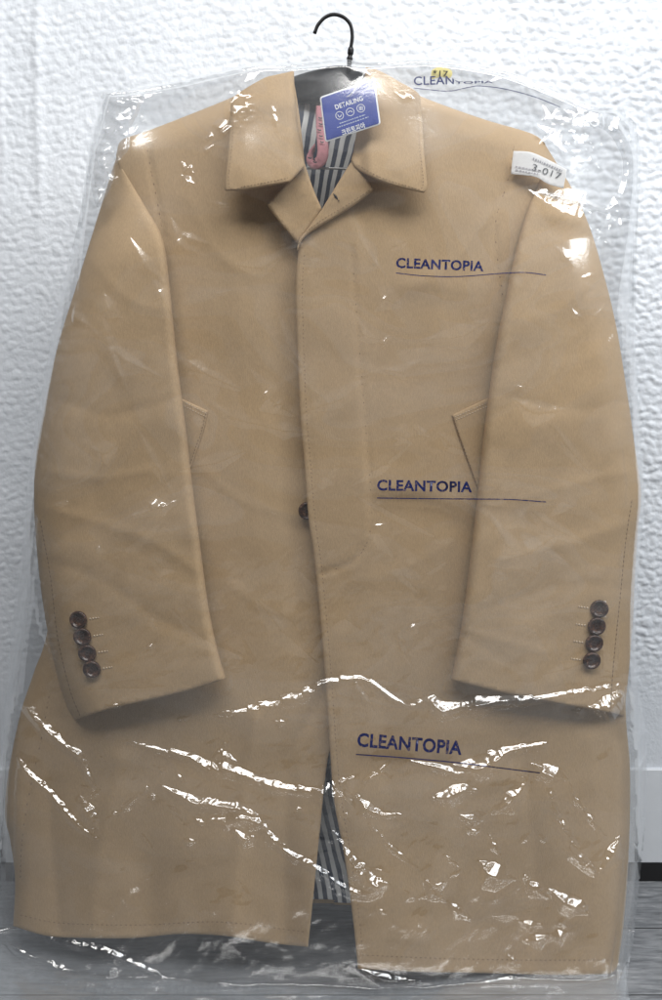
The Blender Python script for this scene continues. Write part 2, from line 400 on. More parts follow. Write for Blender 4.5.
RIGHT_OUT = [(366, 68, 1), (390, 80), (420, 96), (480, 118), (530, 133), (545, 143, 1), (549, 162), (560, 240), (600, 420), (622, 600), (626, 715), (630, 770), (629, 850), (624, 920), (617, 974, 1), (560, 975), (480, 973), (420, 972), (358, 969, 1), (353, 920), (345, 860), (334, 800), (330, 750), (325, 677), (319.5, 612), (314, 557), (308.5, 518), (304.5, 467), (300, 412), (297, 340), (296, 280), (299, 243, 1), (335, 205), (352, 160, 1), (360, 110)]
SHL = curve_pts([(100, 165), (122, 140), (150, 130), (235, 96), (262, 80), (292, 71)], False)
SHR = curve_pts([(366, 68), (390, 80), (420, 96), (480, 118), (530, 133), (560, 160)], False)
SIDL = curve_pts([(13, 940), (15, 880), (10, 840), (5, 815), (8, 775), (20, 715), (34, 672), (50, 620)], False)
SIDR = curve_pts([(622, 600), (626, 715), (630, 770), (629, 850), (624, 920), (617, 985)], False)
FEDGE = curve_pts([(299, 243), (296, 280), (297, 340), (300, 412), (304.5, 467), (308.5, 518), (314, 557), (319.5, 612), (325, 677), (330, 750), (335, 800), (345, 860), (353, 920), (358, 969)], False)
def groove(u, v, pl, w, depth): return -depth*np.exp(-(dist_line(pl, u, v)/w)**2)
ARML = curve_pts([(146, 140), (150, 165), (157, 200), (164, 240)], False)
ARMR = curve_pts([(515, 140), (508, 180), (497, 215), (496, 245), (504, 305)], False)
SLITL = curve_pts([(50, 690), (42, 735), (30, 790), (22, 840), (20, 890)], False)
def depL(u, v, d):
    b = body(u, v)-.004
    b = b-roll(dist_line(SHL, u, v), 24, .035)-roll(dist_line(SIDL, u, v), 16, .028)
    b = b+groove(u, v, ARML, 2.2, .0025)+groove(u, v, SLITL, 2.2, .0018)
    # left front turns in at the opening and sinks under the fly
    b = b-.006*sstep(40, 5, dist_line(FEDGE, u, v))*sstep(950, 700, v)
    b = b-.006*np.exp(-((u-270-.02*v)/14)**2)*sstep(820, 920, v)
    b = b+.010*np.exp(-((u-200-.03*v)/26)**2)*sstep(760, 930, v)-.010*np.exp(-((u-150)/20)**2)*sstep(770, 930, v)
    return b
PLK = curve_pts([(352, 250), (358, 330), (366, 430), (371, 500), (368, 540), (352, 562), (322, 573)], False)
def depR(u, v, d):
    b = body(u, v)+.004
    b = b-roll(dist_line(SHR, u, v), 24, .035)-roll(dist_line(SIDR, u, v), 16, .028)
    b = b+groove(u, v, ARMR, 2.2, .0025)
    fe = dist_line(FEDGE, u, v)
    b = b+.0022*sstep(70, 55, fe)*sstep(600, 520, v)+groove(u, v, PLK, 1.8, .0024)
    b = b+groove(u, v, FEDGE+np.array([7, 0]), 1.6, .0008)
    b = b+.006*np.sin((u-350)/34)*sstep(800, 960, v)
    return b
lp = sheet('front_panel', LEFT_OUT, depL, M_COAT, coat, thick=.003, step=4)
rp = sheet('front_panel', RIGHT_OUT, depR, M_COAT, coat, thick=.003, step=4)
# back of the coat, seen in the vent between the fronts and at the neck
BACK_OUT = [(130, 150, 1), (235, 102), (296, 84), (331, 82), (364, 84), (420, 102), (535, 148, 1), (555, 300), (595, 600), (600, 800), (585, 905, 1), (352, 905), (314, 903), (50, 900, 1), (45, 800), (60, 650), (110, 350)]
sheet('back_panel', BACK_OUT, lambda u, v, d: -.088+.02*sstep(200, 90, v)+0*u, M_COAT, coat, thick=.004, step=14, record=False)
def lin_uv(u, v):
    low = sstep(400, 600, v)
    top = (u+(v-160)*(.22+.004*(u-335))+1.5*fbm(u/20, v/20, 3))/9.2
    bot = (u-(v-860)*.17+2.5*np.sin((v-760)/26)+1.5*fbm(u/20, v/20, 3))/9.0
    return top*(1-low)+bot*low, v/100
def lin_dep(u, v, d):
    return -.080+.034*sstep(260, 90, v)+.040*np.exp(-((u-331-.04*(860-v))/40)**2)*sstep(600, 760, v)+.004*np.sin(u/7+v/40)*sstep(90, 130, v)*sstep(260, 180, v)
sheet('lining', [(150, 160, 1), (240, 108), (297, 92), (331, 92), (363, 92), (415, 108), (520, 155, 1), (540, 300), (580, 600), (588, 800), (575, 903, 1), (352, 903), (313, 899), (60, 897, 1), (60, 800), (75, 650), (125, 350)], lin_dep, M_LIN, coat, thick=.002, step=7, uv=lin_uv, record=False)

# sleeves
SL_OUT = [(116, 158, 1), (128, 178), (146, 208), (163, 240), (170, 290), (177, 360), (186, 430), (193, 490), (202, 560), (209, 610), (218, 652), (226, 679, 1), (190, 690), (150, 700), (110, 709), (74, 720, 1), (66, 705), (58, 680), (49, 640), (41, 590), (36, 540), (34, 500), (36, 455), (45, 405), (58, 345), (75, 290), (92, 235), (106, 190)]
SR_OUT = [(546, 146, 1), (556, 162), (574, 192), (590, 228), (604, 275), (616, 325), (626, 385), (634, 440), (641, 492), (638, 530), (635, 575), (633, 620), (629, 670), (624, 716, 1), (600, 711), (550, 702), (500, 692), (451, 680, 1), (456, 655), (463, 615), (470, 560), (477, 500), (483, 440), (490, 385), (497, 340), (505, 300), (516, 250), (527, 212), (540, 180)]
def sleeve_dep(inner, outer, cuff):
    inn = curve_pts(inner, False); out = curve_pts(outer, False)
    def f(u, v, d):
        di = dist_line(inn, u, v); do = dist_line(out, u, v)
        b = body(u, v)+.005+.022*sstep(150, 270, v)
        b = b-roll(di, 8, .014)*sstep(150, 270, v)-roll(do, 30, .034)
        b = b+.003*fbm(u/60+v/90, v/80, 31)+.0008*fbm((u+v)/30, (v-u)/50, 33)+folds(u, v, SLEEVE_FOLDS)
        return b
    return f
sl = sheet('sleeve', SL_OUT, sleeve_dep([p[:2] for p in SL_OUT[1:12]], [p[:2] for p in SL_OUT[15:]]+[(116, 158)], []), M_COAT, coat, thick=.003, step=4)
sr = sheet('sleeve', SR_OUT, sleeve_dep([p[:2] for p in SR_OUT[17:]], [p[:2] for p in SR_OUT[:14]], []), M_COAT, coat, thick=.003, step=4)
FSL = sleeve_dep([p[:2] for p in SL_OUT[1:12]], [p[:2] for p in SL_OUT[15:]]+[(116, 158)], [])
FSR = sleeve_dep([p[:2] for p in SR_OUT[17:]], [p[:2] for p in SR_OUT[:14]], [])
one = lambda f, u, v: float(f(np.array([u], float), np.array([v], float), np.array([50.]))[0])
A1 = lambda f: (lambda u, v: f(u, v, np.full(np.shape(u), 50.)))

# stitched lines: rows of tiny threads lying on a panel
def stitches(name, pts, f, mt, parent, dash=3.2, gap=1.6, w=.55, lift=.0005, solid=False):
    pl = curve_pts(pts, False, 1.0); seg = np.concatenate([[0], np.cumsum(np.linalg.norm(np.diff(pl, axis=0), axis=1))])
    vs, fs = [], []
    s = 0; Lt = seg[-1]
    at = lambda q: np.array([np.interp(q, seg, pl[:, 0]), np.interp(q, seg, pl[:, 1])])
    while s < Lt-.5:
        e = min(s+dash, Lt); a, b = at(s), at(e); t = (b-a)/(np.linalg.norm(b-a)+1e-9); n = np.array([-t[1], t[0]])
        m = (a+b)/2
        P = [a, m+n*w, b, m-n*w]; top = [m]
        uu = np.array([p[0] for p in P]+[m[0]]); vv = np.array([p[1] for p in P]+[m[1]])
        dp = f(uu, vv)+lift*.5; dp[-1] += lift
        c = W(uu, vv, dp); i = len(vs); vs += list(c)
        fs += [(i, i+4, i+1), (i+1, i+4, i+2), (i+2, i+4, i+3), (i+3, i+4, i)]
        s += dash+(0 if solid else gap)
    return link(name, mesh_np(name, vs, fs), mt, parent, False)
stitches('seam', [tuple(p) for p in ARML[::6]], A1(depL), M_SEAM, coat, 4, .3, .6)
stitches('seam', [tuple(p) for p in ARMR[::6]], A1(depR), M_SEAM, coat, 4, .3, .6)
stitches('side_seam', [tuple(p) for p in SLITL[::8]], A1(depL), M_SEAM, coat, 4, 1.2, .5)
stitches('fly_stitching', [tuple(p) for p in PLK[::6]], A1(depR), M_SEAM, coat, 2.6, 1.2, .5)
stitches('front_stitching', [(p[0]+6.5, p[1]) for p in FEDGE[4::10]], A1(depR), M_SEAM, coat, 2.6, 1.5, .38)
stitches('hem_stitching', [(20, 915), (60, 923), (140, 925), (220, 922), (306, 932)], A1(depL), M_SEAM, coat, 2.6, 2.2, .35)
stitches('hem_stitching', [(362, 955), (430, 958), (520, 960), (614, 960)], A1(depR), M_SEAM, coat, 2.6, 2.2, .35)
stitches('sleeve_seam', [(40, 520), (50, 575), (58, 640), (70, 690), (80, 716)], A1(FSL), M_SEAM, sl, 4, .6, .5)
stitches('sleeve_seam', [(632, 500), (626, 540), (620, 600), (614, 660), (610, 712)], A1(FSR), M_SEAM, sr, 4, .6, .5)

# pockets
def pocket(outline, f, parent):
    return sheet('pocket_welt', outline, lambda u, v, d: f(u, v, d)+.0022, M_COAT, parent, thick=.002, step=4)
pL = pocket([(176, 396, 1), (208, 411, 1), (203, 432), (191, 468, 1), (182, 468, 1)], depL, coat)
stitches('pocket_stitching', [(186, 403), (207, 414)], lambda u, v: A1(depL)(u, v)+.0025, M_STITCH, pL, 2, 1, .5)
stitches('pocket_stitching', [(184, 406), (206, 417)], lambda u, v: A1(depL)(u, v)+.0025, M_STITCH, pL, 2, 1, .5)
stitches('pocket_stitching', [(206, 413), (201, 432), (190, 464)], lambda u, v: A1(depL)(u, v)+.0025, M_SEAM, pL, 2.4, 1, .45)
pR = pocket([(492, 396, 1), (452, 415, 1), (460, 440), (478, 490, 1), (487, 490, 1)], depR, coat)
stitches('pocket_stitching', [(489, 402), (455, 417)], lambda u, v: A1(depR)(u, v)+.0025, M_STITCH, pR, 2, 1, .5)
stitches('pocket_stitching', [(490, 405), (456, 420)], lambda u, v: A1(depR)(u, v)+.0025, M_STITCH, pR, 2, 1, .5)
stitches('pocket_stitching', [(453, 416), (461, 440), (478, 488)], lambda u, v: A1(depR)(u, v)+.0025, M_SEAM, pR, 2.4, 1, .45)

# collar and lapels
WL = [(294, 71, 1), (275, 75), (262, 79), (236, 95), (231, 105), (229, 140), (225, 184), (226, 191, 1), (245, 190), (268, 186), (290, 182, 1), (305, 166, 1), (299, 135), (295, 100)]
WR = [(366, 67, 1), (380, 71), (400, 82), (418, 93), (421, 106), (424, 150), (427, 186), (424, 193, 1), (405, 189), (380, 181), (357, 169), (351, 160, 1), (356, 140), (361, 105)]
def wing(u, v, d):
    b = body(u, v)+.016+.010*sstep(110, 190, v)
    side = np.where(u < 331, (331-u)/100, (u-331)/95)
    b = b+.006*np.sin(np.clip(side, 0, 1.2)*2.6)-.014*sstep(110, 66, v)
    b = b-.010*sstep(.42, .28, side)
    return b+.0018*fbm(u/22, v/30, 41)
wl = sheet('collar', WL, wing, M_COAT, coat, thick=.0035, step=3.2)
wr = sheet('collar', WR, wing, M_COAT, coat, thick=.0035, step=3.2)
LL = [(305, 164, 1), (288, 182), (267, 205, 1), (280, 223), (298, 244, 1), (303, 236), (314, 222), (322, 209, 1), (313, 188)]
LR = [(352, 160, 1), (362, 174), (374, 190, 1), (352, 207), (322, 225), (306, 236), (300, 244), (297, 252, 1), (299, 240), (308, 228), (322, 209, 1), (336, 186)]
lapL = sheet('lapel', LL, lambda u, v, d: body(u, v)+.009+.006*sstep(300, 270, u)+.001*fbm(u/14, v/14, 43), M_COAT, coat, thick=.0045, step=3)
lapR = sheet('lapel', LR, lambda u, v, d: body(u, v)+.013+.005*sstep(345, 372, u)+.001*fbm(u/14, v/14, 44), M_COAT, coat, thick=.0045, step=3)
stitches('topstitching', [(232, 108), (232.5, 140), (229, 186), (246, 186), (268, 182), (288, 178)], A1(wing), M_SEAM, wl, 2.2, 1.2, .32)
stitches('topstitching', [(417, 106), (420, 150), (422.5, 187), (405, 185), (380, 177), (358, 165)], A1(wing), M_SEAM, wr, 2.2, 1.2, .32)
flr = lambda u, v: body(u, v)+.013+.005*sstep(345, 372, u)
stitches('topstitching', [(370, 190), (350, 203), (322, 220), (306, 232)], flr, M_SEAM, lapR, 2.2, 1.2, .32)
stitches('buttonhole', [(333, 193), (339, 201)], flr, plain('dark_thread', (.03, .03, .035), .8), lapR, 9, .1, 1.3, .001)

# buttons
def button_mesh():
    prof = [(0, -.0010), (.55, -.0010), (.62, -.0004), (.72, .0010), (.84, .0016), (.94, .0010), (1.0, -.0004), (.97, -.0018), (.7, -.0028), (0, -.0028)]
    R = 9.3*PX; n = 40; vs, fs = [], []
    for (r, h) in prof:
        for j in range(n):
            a = 2*math.pi*j/n; vs.append((R*max(r, .001)*math.cos(a), -h*1.1, R*max(r, .001)*math.sin(a)))
    for i in range(len(prof)-1):
        for j in range(n): fs.append((i*n+j, (i+1)*n+j, (i+1)*n+(j+1) % n, i*n+(j+1) % n))
    return mesh_np('button', vs, fs)
BM = button_mesh(); BM.materials.append(M_BUTTON); BM.polygons.foreach_set('use_smooth', [True]*len(BM.polygons))
def thread_mesh():
    vs, fs = [], []
    R = 9.3*PX
    for sx in (-1, 1):
        for k in range(2):
            c = sx*R*.17; L = R*.20; w = R*.055
            q = [(c-w, L), (c+w, L), (c+w, -L), (c-w, -L)]
            if k: q = [(y, x) for x, y in q]
            i = len(vs); vs += [(x, .0008-k*.0003, z) for x, z in q]+[(x, .0014, z) for x, z in q]
            fs += [(i, i+1, i+2, i+3), (i, i+4, i+5, i+1), (i+1, i+5, i+6, i+2), (i+2, i+6, i+7, i+3), (i+3, i+7, i+4, i)]
    return mesh_np('thread', vs, fs)
TM = thread_mesh(); TM.materials.append(plain('brown_thread', (.055, .035, .03), .8))
def add_button(name, u, v, dep, parent, rot):
    c = W(u, v, dep); o = bpy.data.objects.new(name, BM); COL.objects.link(o); o.parent = parent
    p = parent; loc = Vector((0, 0, 0))
    while p: loc += p.location; p = p.parent
    o.location = Vector(c)-loc; o.rotation_euler = (rot*.12, rot, rot*.1)
    return o
for (par, f, lst, sx) in ((sl, FSL, [(78, 620), (82, 637), (87, 653.5), (91.5, 669.5)], 1), (sr, FSR, [(599.5, 609), (597, 626.5), (594.5, 643.5), (592, 661)], -1)):
    for k, (u, v) in enumerate(lst):
        dp = one(f, u, v)+.0045+.0012*(k % 2)
        o = add_button('cuff_button', u, v, dp, par, .5*k-.7)
        rec([u], [v], [dp+.003])
        t = bpy.data.objects.new('thread', TM); COL.objects.link(t); t.parent = o
        if True:
            stitches('buttonhole', [(u+sx*11, v-1), (u+sx*21, v-2.5)], A1(f), M_STITCH, par, 2.2, .7, 1.3, .0009)
bt = add_button('front_button', 307.5, 511, one(depR, 318, 511)-.0072, coat, .3)
t = bpy.data.objects.new('thread', TM); COL.objects.link(t); t.parent = bt

# ------------------------------------------------------------------ hanger
hanger = empty('coat_hanger', tuple(W(349, 70, -.03)))
tag(hanger, 'black coat hanger with a thin wire hook showing above the collar', 'hanger')
ARM = [(349, 66, 1), (362, 73), (400, 92), (470, 118), (515, 146), (510, 156), (470, 136), (400, 118), (350, 106), (331, 104), (300, 106), (260, 116), (190, 136), (150, 156), (146, 146), (190, 118), (260, 90), (298, 75), (320, 69), (333, 66)]
hb = sheet('shoulder_bar', ARM, lambda u, v, d: -.034-.012*np.abs((u-331)/180)**1.6-roll(d, 12, .014)+.005*fbm(u/11, v/22, 51)*sstep(60, 30, abs(u-331)), M_BLACK, hanger, thick=.02, step=4, record=False)
hk = spline3([(314.5, 33.5, -.035), (318, 25, -.035), (325, 17.5, -.035), (334, 14.5, -.035), (344, 17.5, -.035), (350.5, 25, -.035), (352.3, 36, -.035), (351, 47, -.035), (350, 58, -.035), (349, 72, -.035)])
tube('hook', hk, .0021, M_WIRE, hanger, 12)
tube('hook_socket', spline3([(351, 47, -.035), (350.6, 52, -.035), (350.2, 55, -.035), (349.8, 58, -.035), (349.4, 62, -.035), (349, 70, -.035)], 1), list(np.interp(np.linspace(0, 1, 24), [0, .1, .3, .36, .42, .5, .55, .62, 1], [.0024, .0036, .0036, .0026, .0026, .0038, .0038, .0027, .0032]))[:len(spline3([(351, 47, -.035), (350.6, 52, -.035), (350.2, 55, -.035), (349.8, 58, -.035), (349.4, 62, -.035), (349, 70, -.035)], 1))], M_WIRE, hanger, 12)
tube('trouser_bar', spline3([(240, 120, -.045), (262, 160, -.03), (290, 167.5, -.02), (331, 168.3, -.02), (370, 168.5, -.02), (398, 160, -.03), (420, 120, -.045)]), .0013, M_BAR, hanger, 8)

# ------------------------------------------------------------------ writing helper
def text_mesh(txt, bold=0.0):
    cu = bpy.data.curves.new('txt', 'FONT'); cu.body = txt; cu.size = 1; cu.offset = bold; cu.resolution_u = 4; cu.space_character = 1.06
    ob = bpy.data.objects.new('txt', cu); COL.objects.link(ob)
    dg = bpy.context.evaluated_depsgraph_get(); me = bpy.data.meshes.new_from_object(ob.evaluated_get(dg))
    bpy.data.objects.remove(ob); bpy.data.curves.remove(cu)
    return me
def lettering(name, txt, a, b, cap, dep, mt, parent, bold=.012, shear=0, cuts=1, warp=None):
    """text whose baseline runs a -> b in photo px, letters cap px high"""
    me = text_mesh(txt, bold); n = len(me.vertices); co = np.zeros(n*3); me.vertices.foreach_get('co', co); co = co.reshape(-1, 3)
    bm = bmesh.new(); bm.from_mesh(me); bmesh.ops.triangulate(bm, faces=bm.faces[:])
    if cuts: bmesh.ops.subdivide_edges(bm, edges=bm.edges[:], cuts=cuts, use_grid_fill=True)
    w0, w1 = co[:, 0].min(), co[:, 0].max(); H = .70
    a = np.array(a, float); b = np.array(b, float); t = b-a; Lp = np.linalg.norm(t); t /= Lp; nn = np.array([t[1], -t[0]])
    xy = np.array([v.co[:2] for v in bm.verts]); s = (xy[:, 0]-w0)/(w1-w0); h = xy[:, 1]/H*cap
    if warp is not None: h = h*warp(s)
    P = a+np.outer(s*Lp+shear*h, t)+np.outer(h, nn)
    wc = W(P[:, 0], P[:, 1], dep(P[:, 0], P[:, 1]))
    for v, c in zip(bm.verts, wc): v.co = c
    bmesh.ops.recalc_face_normals(bm, faces=bm.faces[:])
    bm.to_mesh(me); bm.free(); me.materials.clear()
    return link(name, me, mt, parent, False)
def ribbon(name, pts, w, dep, mt, parent, step=2):
    pl = curve_pts(pts, False, step); t = np.gradient(pl, axis=0); t /= np.linalg.norm(t, axis=1)[:, None]; nn = np.stack([-t[:, 1], t[:, 0]], 1)
    A = pl+nn*w/2; B = pl-nn*w/2; m = len(pl)
    P = np.concatenate([A, B]); c = W(P[:, 0], P[:, 1], dep(P[:, 0], P[:, 1]))
    return link(name, mesh_np(name, c, [(i, i+1, m+i+1, m+i) for i in range(m-1)]), mt, parent, False)
flat = lambda d: (lambda u, v: np.full(np.shape(u), float(d)))

# ------------------------------------------------------------------ blue card tag
TC = np.array([(319.6, 97), (374.6, 78.2), (380.8, 124.4), (325.2, 142.6)])
card = empty('care_tag', tuple(W(350, 110, .035)))
tag(card, 'blue cardboard laundry tag with white border reading DETAILING', 'tag')
def rrect(c, r, inset=0):
    c = np.array(c, float); cen = c.mean(0); out = []
    for i in range(4):
        p = c[i]; a = c[i-1]-p; b = c[(i+1) % 4]-p; a /= np.linalg.norm(a); b /= np.linalg.norm(b)
        p = p+(a+b)*inset
        for k in range(6):
            th = k/5*math.pi/2
            q = p+a*r*(1-math.sin(th))+b*r*(1-math.cos(th)); out.append((q[0], q[1], 1))
    return out
tagdep = lambda u, v: .036+.00012*(u-350)+.0000*v+.00015*(np.asarray(v)-110)
sheet('card', rrect(TC, 2.6), lambda u, v, d: tagdep(u, v), M_CARDW, card, thick=.0008, step=8, edge=3, round_px=.5)
sheet('printed_face', rrect(TC, 1.8, 1.5), lambda u, v, d: tagdep(u, v)+.0004, M_BLUE, card, thick=.0003, step=8, edge=3, round_px=.3)
ax = (TC[1]-TC[0])/np.linalg.norm(TC[1]-TC[0]); ay = (TC[3]-TC[0])/np.linalg.norm(TC[3]-TC[0])
tp = lambda x, y: tuple(TC[0]+ax*x+ay*y)     # x along the top edge, y down the left edge, px
td = lambda u, v: tagdep(u, v)+.0007
lettering('lettering', 'DETAILING', tp(15, 17.5), tp(44, 17.5), 4.6, td, M_CARDW, card, .02, cuts=0)
for k in range(3):
    c = np.array(tp(18+k*11.2, 24.5)); R = 3.9
    ring = [(c[0]+R*math.cos(a), c[1]+R*math.sin(a)) for a in np.linspace(0, 2*math.pi, 15)]
    ic = ribbon('icon', ring, .55, td, M_CARDW, card, 1)
    if k == 0:
        ribbon('icon_mark', [(c[0]-2, c[1]-1), (c[0], c[1]+1.8), (c[0]+2, c[1]-1)], .6, td, M_CARDW, ic, 1)
    elif k == 1:
        ribbon('icon_mark', [(c[0]-2.4, c[1]+.8), (c[0], c[1]-1), (c[0]+2.4, c[1]+.3)], .6, td, M_CARDW, ic, 1)
    else:
        for q in (-1.4, 0, 1.4): ribbon('icon_mark', [(c[0]+q, c[1]-2), (c[0]+q+.2, c[1]+2)], .7, td, M_CARDW, ic, 1)
for (x0, x1, y) in ((17, 44, 32.2), (14, 47, 35.4)):
    x = x0
    while x < x1:
        L = random.uniform(1.2, 2.4)
        ribbon('fine_print', [tp(x, y), tp(min(x+L, x1), y)], 1.0, td, plain('pale_print', (.45, .52, .66), .5), card, 1); x += L+random.uniform(.5, 1.1)
lettering('lettering', '크린토피아', tp(18.5, 44.5), tp(43, 44.5), 4.6, td, M_CARDW, card, .02, cuts=0)
M_CLEAR = plain('clear_nylon', (.75, .75, .72), .25)
tube('fastener', spline3([(366, 66, .028), (361, 80, .039), (352, 93, .0375), (347, 97, .0365)], 1.5), .0005, M_CLEAR, card, 6)

# ------------------------------------------------------------------ pink marker ribbon at the neck
pink = empty('marking_ribbon', tuple(W(320, 140, -.03)))
tag(pink, 'pink cloth ribbon with black marks curling under the blue tag', 'ribbon')
def strip(name, path, wid, mt, parent, th=.0006):
    """path: (u, v, dep, twist)"""
    pl = curve_pts([p[:2] for p in path], False, 1.2); acc = np.cumsum([0]+[math.dist(path[i][:2], path[i+1][:2]) for i in range(len(path)-1)])
    s = np.concatenate([[0], np.cumsum(np.linalg.norm(np.diff(pl, axis=0), axis=1))]); s = s/s[-1]*acc[-1]
    dp = np.interp(s, acc, [p[2] for p in path]); tw = np.interp(s, acc, [p[3] for p in path])
    c = W(pl[:, 0], pl[:, 1], dp); t = np.gradient(c, axis=0); t /= np.linalg.norm(t, axis=1)[:, None]
    y = np.array([0, -1, 0]); vs = []
    for i in range(len(c)):
        sd = np.cross(t[i], y); sd /= np.linalg.norm(sd)+1e-9; nn = np.cross(sd, t[i])
        sd2 = sd*math.cos(tw[i])+nn*math.sin(tw[i]); n2 = np.cross(sd2, t[i])
        for q in (-1, -.4, .4, 1):
            vs.append(c[i]+sd2*q*wid/2+n2*th*(1-abs(q))*2)
        for q in (1, .4, -.4, -1):
            vs.append(c[i]+sd2*q*wid/2-n2*th)
    m = len(c); fs = [(i*8+j, i*8+(j+1) % 8, (i+1)*8+(j+1) % 8, (i+1)*8+j) for i in range(m-1) for j in range(8)]
    fs += [tuple(range(8))[::-1], tuple((m-1)*8+j for j in range(8))]
    return link(name, mesh_np(name, vs, fs), mt, parent)
strip('band', [(322, 106, -.030, .05), (321.5, 122, -.026, .1), (322.5, 140, -.020, .12), (323, 152, -.013, .08), (321, 160, -.010, -.05), (315, 164, -.011, -.25), (311, 160, -.015, -.7), (312, 153, -.020, -1.2), (315, 147, -.023, -1.4)], 11*PX, M_PINK, pink, .0003)
for (u, v) in ((320.5, 118), (321, 124), (319.5, 130), (321, 136), (322, 142), (310, 158), (315, 162)):
    ribbon('ink_mark', [(u-2, v-.6), (u, v+.3), (u+1.8, v)], 1.3, lambda a, b: np.interp(b, [108, 125, 142, 154, 163], [-.0275, -.022, -.0155, -.0085, -.0065]), M_INKK, pink, 1)

# ------------------------------------------------------------------ white paper label at the shoulder
lab = empty('paper_label', tuple(W(538, 168, .03)))
tag(lab, 'small white paper label marked 3-017 on the coat shoulder', 'label')
LO = [(513.5, 151, 1), (530, 152), (545, 158), (567, 169.5, 1), (565, 180), (563.5, 188.5, 1), (548, 184), (537, 177.5), (526, 175.5), (511, 174, 1), (512, 163)]
def labdep(u, v): return .005+.0018*np.sin((np.asarray(u)-511)/56*5.2)+.0001*(np.asarray(u)-511)
sheet('paper', LO, lambda u, v, d: labdep(u, v), M_PAPER, lab, thick=.0005, step=3, edge=2.5, round_px=.4)
lettering('lettering', '3-017', (531.5, 169.8), (560, 179.5), 6.6, lambda u, v: labdep(u, v)+.0008, M_INKG, lab, -.002)
for (a, b) in (((533, 158.5), (562, 171)),):
    x = 0
    while x < 1:
        L = random.uniform(.03, .07); p = [(a[0]+(b[0]-a[0])*q, a[1]+(b[1]-a[1])*q) for q in (x, min(1, x+L))]
        ribbon('fine_print', p, 2.0, lambda u, v: labdep(u, v)+.0007, plain('faint_ink', (.38, .38, .42), .6), lab, 1); x += L+.03
for y in (0, 3.2):
    x = 0
    while x < 1:
        L = random.uniform(.05, .12); p = [(515.5+24*q, 166.5+y+4.5*q) for q in (x, min(1, x+L))]
        ribbon('fine_print', p, 1.3, lambda u, v: labdep(u, v)+.0007, plain('faint_ink', (.50, .48, .52), .6), lab, 1); x += L+.04

# ------------------------------------------------------------------ garment bag
bag = empty('garment_bag', tuple(W(331, 985, 0)))
tag(bag, 'crinkled clear plastic dry cleaning bag with navy printed words covering the coat', 'garment bag')
BAG_OUT = [(104, 90, 1), (140, 87), (180, 80), (214, 72), (256, 63), (290, 62), (318, 60), (345, 58), (365, 60), (400, 58), (440, 58), (500, 68), (550, 86), (590, 103), (618, 107), (636, 122, 1), (641, 160), (638, 230), (636, 300), (638, 380), (642, 450), (645, 500), (640, 560), (637, 620), (638, 680), (645, 720), (648, 770), (646, 820), (640, 880), (634, 940), (628, 985), (640, 1030, 1), (300, 1036), (-20, 1030, 1), (-6, 980), (-4, 900), (-2, 800), (2, 740), (5, 690), (12, 620), (22, 540), (28, 470), (36, 420), (52, 330), (66, 270), (78, 220), (84, 180), (90, 140)]
BO = curve_pts(BAG_OUT, True, 3)
